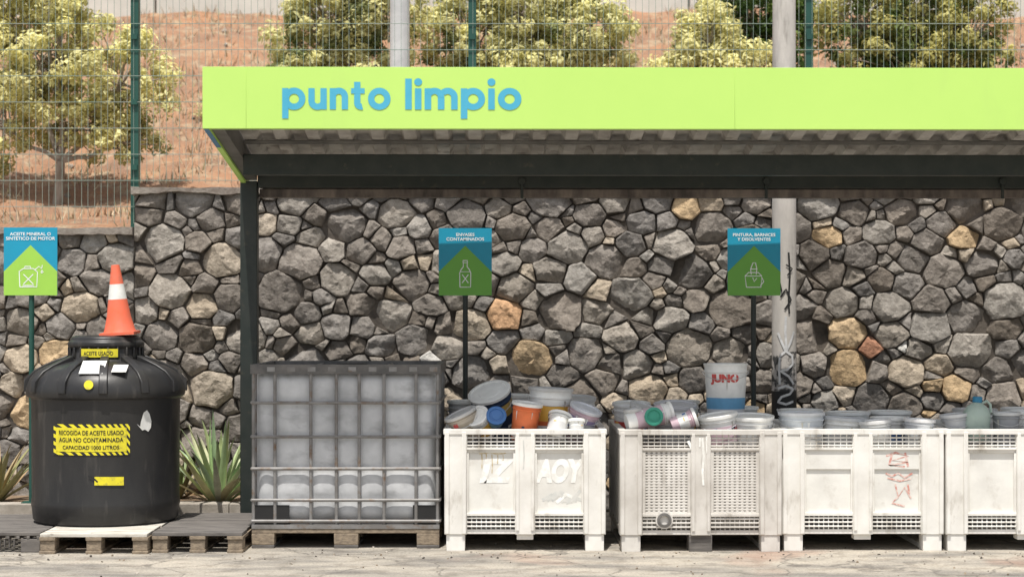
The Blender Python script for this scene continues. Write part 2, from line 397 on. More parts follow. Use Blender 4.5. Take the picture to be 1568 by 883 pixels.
for i in range(160):
    x=R.uniform(-6,6);y=R.uniform(2.8,8.8);s=R.uniform(.015,.05)
    T=Matrix.Translation((x,y,hz(x,y)+s*.2))@Euler((R.random()*3,R.random()*3,R.random()*3)).to_matrix().to_4x4()
    g.add([tuple(Vector(p)*s*R.uniform(.7,1.2)) for p in ((1,0,0),(0,1,0),(-1,0,0),(0,-1,0),(0,0,.8),(0,0,-.8))],[(0,1,4),(1,2,4),(2,3,4),(3,0,4),(1,0,5),(2,1,5),(3,2,5),(0,3,5)],R.choice(['kerb','mortar','bark']),T)
g.build('hillside_rocks',smooth=0)

# ------------------------------------------------------------ trees
def tree(name,bx,by,blobs,clumps,per,pale,dark,palefrac,lsize=.052,trunk_r=.05):
    z0=hz(bx,by)-.05
    t=MB()
    top=Vector((bx+.03,by,z0+.42))
    t.path([(bx,by,z0),(bx+.02,by,z0+.2),tuple(top)],trunk_r,'bark',8,trunk_r*.75)
    cents=[]
    tot=sum(b_[3]*b_[5]*b_[4] for b_ in blobs)
    for (cx,cy,cz,rx,ry,rz) in blobs:
        c0=Vector((cx,cy,cz)); mid=(top+c0)/2+Vector((R.uniform(-.1,.1),R.uniform(-.1,.1),-.08))
        t.path([tuple(top),tuple(top.lerp(mid,.5)+Vector((R.uniform(-.04,.04),0,.02))),tuple(mid),tuple(c0)],trunk_r*.55,'bark',6,trunk_r*.22)
        n=max(3,int(clumps*rx*ry*rz/tot))
        for i in range(n):
            v=Vector((R.gauss(0,1),R.gauss(0,1),R.gauss(0,1))).normalized()*R.uniform(.5,1.12)
            p=Vector((cx+v.x*rx,cy+v.y*ry,cz+v.z*rz)); cents.append((p,v))
            if i%2==0:
                q=c0.lerp(p,.5)+Vector((R.uniform(-.05,.05),R.uniform(-.05,.05),-.04))
                t.path([tuple(mid.lerp(c0,R.uniform(.2,1))),tuple(q),tuple(p)],trunk_r*.18,'bark',4,.004)
    nb=len(t.v); cols=[(1,1,1)]*nb
    for p,v in cents:
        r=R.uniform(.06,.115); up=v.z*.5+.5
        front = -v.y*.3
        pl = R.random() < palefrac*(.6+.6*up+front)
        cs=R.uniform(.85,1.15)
        for k in range(per):
            o=Vector((R.gauss(0,1),R.gauss(0,1),R.gauss(0,.8))); o=o.normalized()*r*(R.random()**.45)*1.15
            c0=p+o
            nd=(o/r+Vector((R.uniform(-1,1),R.uniform(-1,1),R.uniform(-.3,1.2)))*.9)
            if nd.length<.01: nd=Vector((0,0,1))
            q=nd.to_track_quat('Z','Y').to_matrix()@Matrix.Rotation(R.uniform(0,6.28),3,'Z')
            l=lsize*R.uniform(.6,1.25); wd=l*R.uniform(.35,.55)
            t.add([c0+q@Vector((-l/2,0,0)),c0+q@Vector((0,-wd/2,.004)),c0+q@Vector((l/2,0,0)),c0+q@Vector((0,wd/2,.004))],[(0,1,2,3)],'leaf')
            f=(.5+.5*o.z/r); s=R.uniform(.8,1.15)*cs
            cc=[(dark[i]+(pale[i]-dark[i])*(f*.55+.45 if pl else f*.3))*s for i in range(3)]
            cols+= [tuple(cc)]*4
    t.build(name,cols=cols,smooth=30)
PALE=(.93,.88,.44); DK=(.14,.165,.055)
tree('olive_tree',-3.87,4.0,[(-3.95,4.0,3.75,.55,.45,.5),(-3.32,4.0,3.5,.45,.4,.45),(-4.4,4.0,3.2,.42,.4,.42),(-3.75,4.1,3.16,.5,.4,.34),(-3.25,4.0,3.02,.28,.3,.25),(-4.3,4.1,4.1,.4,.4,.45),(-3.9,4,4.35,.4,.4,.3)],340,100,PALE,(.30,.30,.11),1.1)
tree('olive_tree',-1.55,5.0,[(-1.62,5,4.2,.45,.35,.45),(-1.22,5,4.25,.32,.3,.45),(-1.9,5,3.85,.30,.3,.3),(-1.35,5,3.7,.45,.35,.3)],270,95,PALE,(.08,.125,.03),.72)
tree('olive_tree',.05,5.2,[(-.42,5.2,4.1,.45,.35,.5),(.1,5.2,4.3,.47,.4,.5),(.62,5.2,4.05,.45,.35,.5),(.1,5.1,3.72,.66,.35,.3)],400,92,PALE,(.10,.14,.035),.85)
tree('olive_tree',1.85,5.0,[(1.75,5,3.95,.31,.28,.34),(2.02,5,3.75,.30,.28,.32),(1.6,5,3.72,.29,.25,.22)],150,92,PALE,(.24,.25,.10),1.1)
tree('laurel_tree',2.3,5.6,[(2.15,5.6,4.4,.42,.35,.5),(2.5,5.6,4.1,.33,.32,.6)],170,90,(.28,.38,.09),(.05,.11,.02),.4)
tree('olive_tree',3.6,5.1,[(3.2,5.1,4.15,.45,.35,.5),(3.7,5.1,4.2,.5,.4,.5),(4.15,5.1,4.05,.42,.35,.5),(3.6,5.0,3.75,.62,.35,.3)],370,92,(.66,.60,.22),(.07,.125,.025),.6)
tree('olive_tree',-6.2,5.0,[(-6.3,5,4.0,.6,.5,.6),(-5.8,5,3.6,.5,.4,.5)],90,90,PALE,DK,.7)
g=MB(); cols=[]
for bx,by,s in((.98,5.6,.22),(1.2,5.9,.2),(1.35,5.4,.16),(-2.9,6.2,.13),(-.75,5.6,.12),(-2.3,7.4,.13),(1.15,7.5,.14)):
    for k in range(800):
        v=Vector((R.gauss(0,.5),R.gauss(0,.5),abs(R.gauss(0,.45)))); c0=Vector((bx,by,hz(bx,by)+.0))+v*s*1.1
        if by<6 and bx>0: c0.z+=.45*R.random()
        q=Euler((R.uniform(-1.2,1.2),R.uniform(-1.2,1.2),R.uniform(0,6.28))).to_matrix(); l=.04
        g.add([c0+q@Vector((-l/2,0,0)),c0+q@Vector((0,-l/5,0)),c0+q@Vector((l/2,0,0)),c0+q@Vector((0,l/5,0))],[(0,1,2,3)],'leaf')
        s2=R.uniform(.6,1.15); cols+=[(.72*s2,.67*s2,.34*s2)]*4
g.build('scrub_bushes',cols=cols,smooth=0)

# ------------------------------------------------------------ fence
g=MB(); FY=2.42
def zb(x): return 2.19 if x<-2.86 else 2.50
x=-7.4
while x<7.5:
    j=R.uniform(-.0015,.0015)
    g.tube((x+j,FY,zb(x)),(x,FY,4.75),.0022,'fence',4); x+=.05
for k in range(14):
    z=4.72-.2*k
    if z>2.5: g.tube((-7.4,FY-.005,z),(7.5,FY-.005,z),.0034,'fence',4)
    elif z>2.15: g.tube((-7.4,FY-.005,z),(-2.87,FY-.005,z),.0034,'fence',4)
for px in (-5.49,-2.895,-.305,2.28,4.87):
    g.box(px-.03,px+.03,FY+.005,FY+.065,2.0,4.85,'fpost'); g.box(px-.034,px+.034,FY+.001,FY+.069,4.85,4.87,'black')
    for z in (2.6,3.1,3.6,4.1,4.6): g.box(px-.022,px+.022,FY-.016,FY+.004,z,z+.04,'fpost')
g.build('mesh_fence',smooth=0)

# ------------------------------------------------------------ poles
g=MB(); g.tube((-.907,3.2,2.0),(-.907,3.2,7.5),.085,'galv',24,.07)
g.box(-1.05,-.76,3.05,3.35,2.0,2.26,'kerb')
g.path([(-.907,3.2,7.5),(-.907,3.0,7.8),(-.907,2.4,7.95)],.05,'galv',12,.04); g.box(-1.03,-.78,1.9,2.45,7.9,8.0,'galv')
g.build('street_lamp',origin=(-.907,3.2,2.0))
g=MB(); PX,PY=2.015,1.93
g.tube((PX,PY,-.05),(PX,PY,.93),.094,'black',24,.092)
g.tube((PX,PY,.93),(PX,PY,1.22),.092,pmat('pole_sprayed',(.05,.05,.05),(.46,.43,.40),scale=16,lo=.46,hi=.55,rough=.8),24,.091)
g.tube((PX,PY,1.22),(PX,PY,8),.091,'concrete',24,.075)
def onpole(u,v): 
    a=u/.095; return (PX+.0965*math.sin(a),PY-.0965*math.cos(a),v)
def W(pts,wd=.017,m='graf'):
    dense=[]
    for a,b_ in zip(pts,pts[1:]):
        for k in range(4): dense.append((a[0]+(b_[0]-a[0])*k/4,a[1]+(b_[1]-a[1])*k/4))
    dense.append(pts[-1]); g.strip(dense,wd,onpole,m)
W([(-.0,1.48),(-.005,1.38),(0,1.29),(.005,1.22)]); W([(-.06,1.36),(-.03,1.29),(0,1.22),(.035,1.29),(.065,1.37)])
W([(-.045,1.18),(-.05,1.08),(-.045,.98)]); W([(-.045,1.19),(0,1.225),(.05,1.19),(.055,1.13),(.01,1.09),(-.04,1.08),(.02,1.04),(.065,.98)])
W([(-.06,.95),(.0,.97),(.06,.945),(.03,.91),(-.03,.89),(-.06,.85),(0,.835),(.06,.855)]); W([(-.065,.80),(-.03,.73),(.01,.80),(.06,.72)])
W([(-.065,.69),(0,.68),(.055,.70),(.06,.65),(0,.62),(-.06,.64),(-.065,.69)])
W([(.02,1.95),(.03,1.8),(.02,1.6),(.025,1.5)],.014,'black'); W([(.0,1.86),(.05,1.83),(.01,1.78)],.011,'black'); W([(-.04,1.62),(0,1.68),(.04,1.60),(-.01,1.53)],.013,'black'); W([(-.05,1.75),(-.03,1.66)],.012,'black')
g.build('concrete_utility_pole',origin=(PX,PY,0))

# ------------------------------------------------------------ canopy
CX=-1.867
can=bpy.data.objects.new('recycling_canopy',None); COL.objects.link(can); can.location=(CX,0,0)
g=MB(); LN=8.6
joints=[0,.262,3.2,5.9,LN]
for a,b_ in zip(joints,joints[1:]):
    e=R.uniform(-.0012,.0012)
    g.box(a+.0002,b_-.0002,-.715+e,-.685+e,2.61,2.98,'lime')
g.box(.003,LN,-.684,-.60,2.955,2.975,'lime'); g.box(.003,LN,-.684,-.63,2.612,2.63,'lime')
def side(x0,x1,mat,dz=0,dzt=0,y0=-.684,y1=1.22):
    zb2=lambda y:2.612-.227*(y+.684)/1.904
    zt2=lambda y:2.97-.37*(y+.684)/1.904
    if dzt is None: zt2=lambda y:zb2(y)-.001
    zl0,zl1=zb2(y0)+dz,zb2(y1)+dz; zt0,zt1=zt2(y0)+(dzt or 0),zt2(y1)+(dzt or 0)
    g.add([(x0,y0,zl0),(x1,y0,zl0),(x1,y1,zl1),(x0,y1,zl1),(x0,y0,zt0),(x1,y0,zt0),(x1,y1,zt1),(x0,y1,zt1)],
      [(0,3,2,1),(4,5,6,7),(0,1,5,4),(1,2,6,5),(2,3,7,6),(3,0,4,7)],mat)
side(0,.035,'lime')
side(.002,.033,'pend',dz=-.004,dzt=None,y0=-.68,y1=-.15)
side(.036,.115,'beamgrey',dz=.015,dzt=-.03,y0=-.683,y1=1.03)
g.build('fascia',bevel=.0012).parent=can
g=MB()
per=.21; prof=[]; x=.12
while x<LN-.05:
    prof+=[(x,.0),(x+.075,.0),(x+.10,.05),(x+.185,.05)]; x+=per
def rz(y): return 2.79-(y+.62)/(1.84)*.30
vs=[]
for y in (-.62,0,.6,1.24):
    for a,h_ in prof: vs.append((a,y,rz(y)+h_))
n=len(prof); g.add(vs,[(j*n+i,j*n+i+1,(j+1)*n+i+1,(j+1)*n+i) for j in range(3) for i in range(n-1)],'roof')
sheet=g.build('roof_sheet',smooth=0); sheet.parent=can
sm=sheet.modifiers.new('s','SOLIDIFY'); sm.thickness=.003
g=MB()
g.box(.115,LN,-.60,-.54,2.625,2.72,'steel')
g.box(.115,LN,.27,.35,2.405,2.54,'steel')
g.box(.115,LN,.29,.33,2.61,2.633,'beamgrey')
g.box(.115,LN,1.05,1.15,2.375,2.47,'steel')
g.box(.115,LN,1.16,1.26,2.315,2.372,'gutter'); g.box(.115,LN,1.26,1.275,2.315,2.50,'gutter')
for k in (1.75,3.45,5.1,6.8): g.tube((k+.2,1.045,2.42),(k+.2,1.02,2.42),.025,'steel',12); g.box(k+.19,k+.21,1.03,1.05,2.30,2.42,'steel')
for xx in (0.0,5.6):
    g.box(xx-.004,xx+.112,1.04,1.156,0.012,2.42,'steel'); g.box(xx-.06,xx+.17,.98,1.22,0,.012,'steel')
xx=5.6
g.add([(xx+.0,1.0,2.36),(xx+.11,1.0,2.36),(xx+.11,-.5,2.60),(xx+.0,-.5,2.60),(xx+.0,1.0,2.50),(xx+.11,1.0,2.50),(xx+.11,-.5,2.68),(xx+.0,-.5,2.68)],[(0,1,2,3),(7,6,5,4),(0,4,5,1),(1,5,6,2),(2,6,7,3),(3,7,4,0)],'steel')
fr=g.build('steel_frame',bevel=.004); fr.parent=can
L_=MB(); kk=[0]
XH=.127; ST=.037; Z0=2.725; YF=-.7175
def nexty(): kk[0]+=1; return YF-.0006-.00025*(kk[0]%3)
def rect(x0,x1,z0,z1):
    y=nexty(); L_.add([(x0,y,z0),(x1,y,z0),(x1,y,z1),(x0,y,z1)],[(0,1,2,3)],'fblue')
def arc(cx,cz,ro,a0,a1,st=None,n=28):
    st=ST if st is None else st
    y=nexty(); vs=[]
    for i in range(n+1):
        a=rad(a0+(a1-a0)*i/n); vs+=[(cx+ro*math.cos(a),y,cz+ro*math.sin(a)),(cx+(ro-st)*math.cos(a),y,cz+(ro-st)*math.sin(a))]
    L_.add(vs,[(2*i,2*i+1,2*i+3,2*i+2) for i in range(n)],'fblue')
r=XH/2+.003
def o_(x): arc(x+r,Z0+XH/2,r,0,360,n=48); return x+2*r
def p_(x): arc(x+r+.004,Z0+XH/2,r,0,360,n=48); rect(x,x+ST,Z0-.055,Z0+XH); return x+2*r+.004
def n_(x,w_=.108): 
    rr=w_/2; rect(x,x+ST,Z0,Z0+XH); arc(x+rr,Z0+XH-rr+.003,rr,0,150); rect(x+w_-ST,x+w_,Z0,Z0+XH-rr+.004); return x+w_
def u_(x,w_=.108):
    rr=w_/2; rect(x+w_-ST,x+w_,Z0,Z0+XH); arc(x+rr,Z0+rr-.003,rr,180,330); rect(x,x+ST,Z0+rr-.004,Z0+XH); return x+w_
def m_(x): 
    w1=.112; e=n_(x,w1); rr=w1/2; x2=e-ST; arc(x2+rr,Z0+XH-rr+.003,rr,0,140); rect(x2+w1-ST,x2+w1,Z0,Z0+XH-rr+.004); return x2+w1
def l_(x): rect(x,x+ST,Z0,Z0+.185); return x+ST
def i_(x): rect(x,x+ST,Z0,Z0+XH); arc(x+ST/2,Z0+XH+.038,.0225,0,360,st=.0224,n=20); return x+ST
def t_(x): rect(x+.018,x+.018+ST,Z0+.03,Z0+.165); rect(x,x+.080,Z0+XH-.032,Z0+XH); arc(x+.018+.042,Z0+.040,.042,180,285); return x+.082
g_=.018; ends=[]
for word in ('punto','limpio'):
    L_v0=len(L_.v); x=0
    for ch in word: x={'p':p_,'u':u_,'n':n_,'t':t_,'o':o_,'l':l_,'i':i_,'m':m_}[ch](x)+g_
    x-=g_
    a,b_=((.478,1.128),(1.216,1.914))[len(ends)]
    ends.append(x)
    for k in range(L_v0,len(L_.v)):
        v=L_.v[k]; L_.v[k]=(a+v[0]*(b_-a)/x,v[1],v[2])
le=L_.build('lettering',smooth=0); le.parent=can
can.rotation_euler=(0,0,rad(.75))

# ------------------------------------------------------------ signs
def sign(name,X,Y,lines,icon,lime='sgreen',pole='steel'):
    g=MB(); z0,z1=1.63,2.112; h=.19
    g.box(X-h,X+h,Y,Y+.006,z0,z1,'sblue')
    y=Y-.0015
    g.add([(X-h+.0005,y,z0+.0005),(X+h-.0005,y,z0+.0005),(X+h-.0005,y,z0+.17),(X,y,z1-.125),(X-h+.0005,y,z0+.17)],[(0,1,2,3,4)],lime)
    g.tube((X,Y+.03,0.0),(X,Y+.03,2.05),.019,pole,14); g.box(X-.025,X+.025,Y+.006,Y+.012,1.7,2.05,pole)
    g.box(X-.06,X+.06,Y-.03,Y+.09,0 if X>-2 else .13,.008 if X>-2 else .165,pole)
    for i,t in enumerate(lines): add_text(g,t,.031,(lambda zc:lambda u,v:(X+u,Y-.003,zc+v))(2.055-.032*i),'swhite',.0005,1.08)
    S=lambda pts,wd=.0065:g.strip(pts,wd,lambda u,v:(X+u,Y-.003-.0002*R.random(),z0+v),'swhite')
    if icon=='can':
        S([(-.075,.06),(-.08,.17),(-.05,.19),(.02,.19),(.05,.165),(.045,.06),(-.075,.06)]); S([(-.05,.08),(.02,.15)]); S([(-.05,.15),(.02,.08)]); S([(-.04,.19),(-.04,.205),(.0,.205),(.0,.19)]); S([(.03,.18),(.06,.205),(.08,.19),(.085,.215)]); S([(.075,.165),(.082,.18),(.09,.165),(.082,.158),(.075,.165)]); S([(-.055,.07),(.025,.07)])
    elif icon=='bottle':
        S([(-.038,.06),(-.04,.16),(-.03,.185),(-.014,.205),(-.014,.235),(.014,.235),(.014,.205),(.03,.185),(.04,.16),(.038,.06),(-.038,.06)]); S([(-.016,.235),(-.016,.25),(.016,.25),(.016,.235)]); S([(-.022,.09),(.022,.15)]); S([(-.022,.15),(.022,.09)]); S([(-.034,.17),(.034,.17)],.004)
    else:
        S([(-.055,.06),(-.065,.14),(.055,.14),(.05,.06),(-.055,.06)]); S([(-.065,.14),(-.04,.165),(.03,.165),(.055,.14)]); S([(-.02,.15),(-.025,.19),(-.008,.235),(.01,.235),(.02,.19),(.015,.15)]); S([(.055,.13),(.07,.10),(.045,.07)]); S([(-.01,.13),(0,.10),(.02,.125)]); S([(-.025,.19),(.02,.19)])
    return g.build(name,origin=(X,Y,0))
sign('recycling_sign',-3.42,1.36,['ACEITE MINERAL O','SINTÉTICO DE MOTOR'],'can','sgreen1','fpost')
sign('recycling_sign',-.335,1.475,['ENVASES','CONTAMINADOS'],'bottle')
sign('recycling_sign',1.738,1.505,['PINTURA, BARNICES','Y DISOLVENTES'],'paint')

# ------------------------------------------------------------ oil tank
TX,TY=-2.71,.56
g=MB(); T=Matrix.Translation((TX,TY,0))
prof=[(0,.128),(.455,.128),(.475,.15),(.482,.22),(.487,.24),(.487,.27),(.482,.29),(.484,.60),(.486,.90),(.49,.945),(.515,.955),(.521,.975),(.521,1.0),(.514,1.03),(.495,1.075),(.455,1.12),(.39,1.155),(.31,1.178),(.255,1.19),(.24,1.205),(.235,1.27),(.248,1.28),(.252,1.295),(.248,1.315),(.232,1.322),(.226,1.345),(.20,1.355),(.0,1.36)]
g.lathe(prof,72,'blackpl',T)
for i in range(12):
    a=rad(30*i+10); Tr=T@Matrix.Rotation(a,4,'Z')
    pts=[(.25,1.17),(.51,.985),(.535,.985),(.53,1.06),(.47,1.125),(.40,1.165),(.33,1.195),(.25,1.225)]
    vs=[(p,-.028,q) for p,q in pts]+[(p,.028,q) for p,q in pts]; n=len(pts)
    g.add(vs,[tuple(range(n)),tuple(range(2*n-1,n-1,-1))]+[(k,n+k,n+(k+1)%n,(k+1)%n) for k in range(n)],'blackpl',Tr)
for i in range(24):
    a=rad(15*i); Tr=T@Matrix.Rotation(a,4,'Z'); g.box(.234,.250,-.008,.008,1.205,1.28,'blackpl',Tr)
oil=g.build('used_oil_tank',origin=(TX,TY,0),bevel=.006,weld=True,smooth=45)
g=MB()
def cyl(Rr): return lambda u,v:(TX+Rr*math.sin(u/.487),TY-Rr*math.cos(u/.487),v)
def patch(u0,u1,z0,z1,Rr,mat,ns=14,sk=0):
    f=cyl(Rr); vs=[]
    for i in range(ns+1):
        u=u0+(u1-u0)*i/ns; vs+=[f(u,z0+sk*i/ns),f(u,z1+sk*i/ns)]
    g.add(vs,[(2*i,2*i+2,2*i+3,2*i+1) for i in range(ns)],mat)
hzm=bpy.data.materials.new('hazard_border'); hzm.use_nodes=True; n_t=hzm.node_tree
wv=n_t.nodes.new('ShaderNodeTexWave'); wv.bands_direction='DIAGONAL'; wv.inputs['Scale'].default_value=13; t2=n_t.nodes.new('ShaderNodeTexCoord'); n_t.links.new(t2.outputs['Object'],wv.inputs[0])
cr=n_t.nodes.new('ShaderNodeValToRGB'); cr.color_ramp.interpolation='CONSTANT'; cr.color_ramp.elements[0].color=(.02,.02,.02,1); cr.color_ramp.elements[1].position=.5; cr.color_ramp.elements[1].color=(.8,.7,.03,1)
n_t.links.new(wv.outputs['Fac'],cr.inputs[0]); n_t.links.new(cr.outputs[0],n_t.nodes['Principled BSDF'].inputs['Base Color'])
patch(-.26,.255,.592,.79,.4885,hzm); patch(-.238,.233,.614,.768,.4905,'yellow')
add_text(g,'RECOGIDA DE ACEITE USADO',.040,(lambda f:lambda u,v:f(u,.722+v))(cyl(.4922)),'black',.0006,.78)
add_text(g,'AGUA NO CONTAMINADA',.040,(lambda f:lambda u,v:f(u,.676+v))(cyl(.4922)),'black',.0006,.85)
add_text(g,'CAPACIDAD 1000 LITROS',.034,(lambda f:lambda u,v:f(u,.630+v))(cyl(.4922)),'black',.0006,.95)
patch(.03,.215,.40,.455,.4895,'yellow',8,-.004)
g.strip([(-.01,.46),(.03,.44),(.05,.42)],.01,cyl(.4905),'black')
f=cyl(.4895); pts=[(.30,.79),(.325,.77),(.33,.80),(.35,.86),(.375,.875),(.395,.85),(.41,.80),(.405,.76),(.385,.735),(.36,.75),(.34,.745)]
g.add([f(u,v) for u,v in pts],[tuple(range(len(pts)))],'white')
def neck(u0,u1,z0,z1,mat,Rn=.2525):
    vs=[]
    for i in range(9):
        a=(u0+(u1-u0)*i/8)/Rn; vs+=[(TX+Rn*math.sin(a),TY-Rn*math.cos(a),z0),(TX+Rn*math.sin(a),TY-Rn*math.cos(a),z1)]
    g.add(vs,[(2*i,2*i+2,2*i+3,2*i+1) for i in range(8)],mat)
neck(-.12,.13,1.215,1.27,'yellow')
add_text(g,'ACEITE USADO',.036,lambda u,v:(TX+.2535*math.sin((u)/.2535),TY-.2535*math.cos((u)/.2535),1.228+v),'black',.0005,.8)
def slab(x0,x1,z0,z1,y0,y1,mat): g.add([(x0,y0,z0),(x1,y0,z0),(x1,y1,z1),(x0,y1,z1)],[(0,1,2,3)],mat)
slab(TX-.075,TX+.08,1.115,1.195,TY-.475,TY-.345,'white'); slab(TX+.13,TX+.225,1.125,1.17,TY-.455,TY-.37,'white')
vs=[(TX+.0+.03*math.cos(rad(20*i)),TY-.523+.006*math.sin(rad(20*i)),1.045+.03*math.sin(rad(20*i))) for i in range(18)]; g.add(vs,[tuple(range(18))],'yellow')
lb=g.build('labels',smooth=30); lb.parent=oil; lb.location=(-TX,-TY,0)

# traffic cone
g=MB(); Tc=Matrix.Translation((TX+.105,TY-.06,1.361))@Euler((rad(2),rad(-3.5),0)).to_matrix().to_4x4()
g.box(-.115,.115,-.115,.115,0,.018,'orange',Tc)
rr=lambda z:.095-(z-.018)/.445*.068
zs=[.018,.03,.12,.235,.236,.335,.336,.455,.463]
pf=[(.108,.018),(.10,.035)]+[(rr(z),z) for z in zs[2:]]+[(.018,.464),(.012,.44)]
ms=['orange','orange','orange','orange','white','white','orange','orange','orange','orange']
g.lathe(pf,32,'orange',Tc,mats=ms)
g.build('traffic_cone',origin=(TX+.105,TY-.06,1.361),weld=True,smooth=40)

# ------------------------------------------------------------ pallets
def pallet(name,x0,x1,y0,y1,H,top,blk,nb=5):
    g=MB(); bw=(y1-y0)/nb
    for i in range(nb): g.box(x0+R.uniform(0,.01),x1-R.uniform(0,.01),y0+i*bw+.012,y0+(i+1)*bw-.012,H-.022,H,top)
    for k in range(3):
        cx=[x0+.05,(x0+x1)/2,x1-.05][k]
        g.box(cx-.05,cx+.05,y0+.01,y1-.01,H-.044,H-.0225,blk)
        for yy in (y0+.02,(y0+y1)/2-.06,y1-.14): g.box(cx-.046,cx+.046,yy,yy+.12,.0205,H-.0445,blk)
        g.box(cx-.05,cx+.05,y0+.01,y1-.01,0,.02,blk)
    return g.build(name,origin=((x0+x1)/2,(y0+y1)/2,0),bevel=.003)
pallet('wooden_pallet',-2.955,-2.275,-.26,.95,.127,'woodlt','wood')
pallet('wooden_pallet',-2.262,-1.69,-.20,1.0,.127,'wooddk','wood')
g=MB(); x0,x1,y0,y1=-3.95,-2.97,-.17,.95
for i in range(14): g.box(x0,x1,y0+i*.08,y0+i*.08+.055,.105,.125,'wooddk')
for i in range(16): g.box(x0+i*.064,x0+i*.064+.02,y0,y1,.085,.1045,'wooddk')
for xx in (x0,x0+.43,x1-.12):
    for yy in (y0+.001,.35,y1-.12): g.box(xx,xx+.12,yy,yy+.12,.0,.0845,'wooddk')
for i in range(24): g.box(x0+.12+i*.03,x0+.13+i*.03,y0+.01,y0+.03,.03,.0845,'wooddk')
g.build('plastic_pallet',origin=(-3.4,.4,0),bevel=.003)

# ------------------------------------------------------------ IBC
ibc=bpy.data.objects.new('ibc_tote_tank',None); COL.objects.link(ibc); ibc.location=(-1.07,.55,0)
IX0,IX1,IY0,IY1=-1.667,-.465,.05,1.02
vx=[388,421,476,515,550,588,637,670]; X=[(a-784)/239 for a in vx]
hzs=[1.5-(a-480)/239 for a in (616,668,717,765,797)]
g=MB(); nxn,nzn=60,44
def bpos(u,v,front):
    x=IX0+.02+(IX1-IX0-.04)*u; z=.165+.965*v
    e=min(u,1-u)*(IX1-IX0-.04); f=min(v,1-v)*.965
    rc=.07; dx=max(0,rc-e)/rc; dz=max(0,rc-f)/rc; q=min(1,math.hypot(dx,dz)); ins=rc*(1-math.sqrt(max(0,1-q*q)))
    dv=min(abs(x-a) for a in X); dh=min(abs(z-a) for a in hzs)
    b_=.012*(min(1,dv/.05))**.6*(min(1,dh/.05))**.6
    y=(IY0+.030-b_+ins) if front else (IY1-.030+b_-ins)
    return (x,y,z)
for fr_ in (True,False):
    vs=[bpos(i/nxn,j/nzn,fr_) for j in range(nzn+1) for i in range(nxn+1)]
    g.add(vs,[(j*(nxn+1)+i,j*(nxn+1)+i+1,(j+1)*(nxn+1)+i+1,(j+1)*(nxn+1)+i) for j in range(nzn) for i in range(nxn)],'bottle')
g.box(IX0+.02,IX1-.02,IY0+.10,IY1-.10,.165,1.13,'bottle')
g.build('bottle',parent=ibc,smooth=60)
g=MB()
for x in X: 
    g.tube((x,IY0+.002,.15),(x,IY0+.002,1.14),.011,'cage',8)
    g.tube((x,IY1-.004,.15),(x,IY1-.004,1.14),.011,'cage',8)
for z in hzs:
    for y in (IY0-.006,IY1+.004): g.tube((IX0,y,z),(IX1,y,z),.0105,'cage',8)
    for x in (IX0,IX1): g.tube((x,IY0,z+.001),(x,IY1,z+.001),.0105,'cage',8)
for k in range(1,6):
    for x in (IX0+.006,IX1-.006): y=IY0+(IY1-IY0)*k/6; g.tube((x,y,.15),(x,y,1.14),.009,'cage',8)
g.box(IX0-.008,IX1+.008,IY0-.018,IY0+.03,1.115,1.175,'frame'); g.box(IX0-.008,IX1+.008,IY1-.03,IY1+.015,1.115,1.175,'frame')
g.box(IX0-.008,IX0+.03,IY0+.03,IY1-.03,1.116,1.174,'frame'); g.box(IX1-.03,IX1+.008,IY0+.03,IY1-.03,1.116,1.174,'frame')
for k in range(9): x=IX0+.1+k*.13; g.box(x,x+.05,IY0-.02,IY0-.0185,1.13,1.16,'cage')
for q in (.3,.7): x=IX0+(IX1-IX0)*q; g.tube((x,IY0+.03,1.15),(x,IY1-.03,1.15),.012,'cage',8)
g.lathe([(.11,1.13),(.11,1.16),(.10,1.17),(0,1.17)],28,'black',Matrix.Translation(((IX0+IX1)/2,(IY0+IY1)/2,0)))
g.box(IX0,IX1,IY0-.012,IY1,.125,.152,'cage')
g.box(IX0+.012,IX0+.24,IY0-.0005,IY0+.010,.156,.275,'black'); g.box(IX1-.17,IX1-.012,IY0-.0005,IY0+.010,.156,.275,'black')
g.build('cage',parent=ibc)
g=MB()
for x0,x1 in ((IX0+.0,IX0+.145),(-1.14,-.985),(IX1-.145,IX1)):
    g.box(x0,x1,IY0-.01,IY0+.10,.022,.095,'wood'); g.box(x0,x1,IY1-.12,IY1-.01,.022,.095,'wood'); g.box(x0,x1,.45,.57,.022,.095,'wood')
    g.box(x0,x1,IY0-.012,IY1-.005,0,.0215,'wooddk')
g.box(IX0,IX1,IY0-.008,IY1,.096,.1245,'wood')
g.build('pallet_base',parent=ibc,bevel=.004)

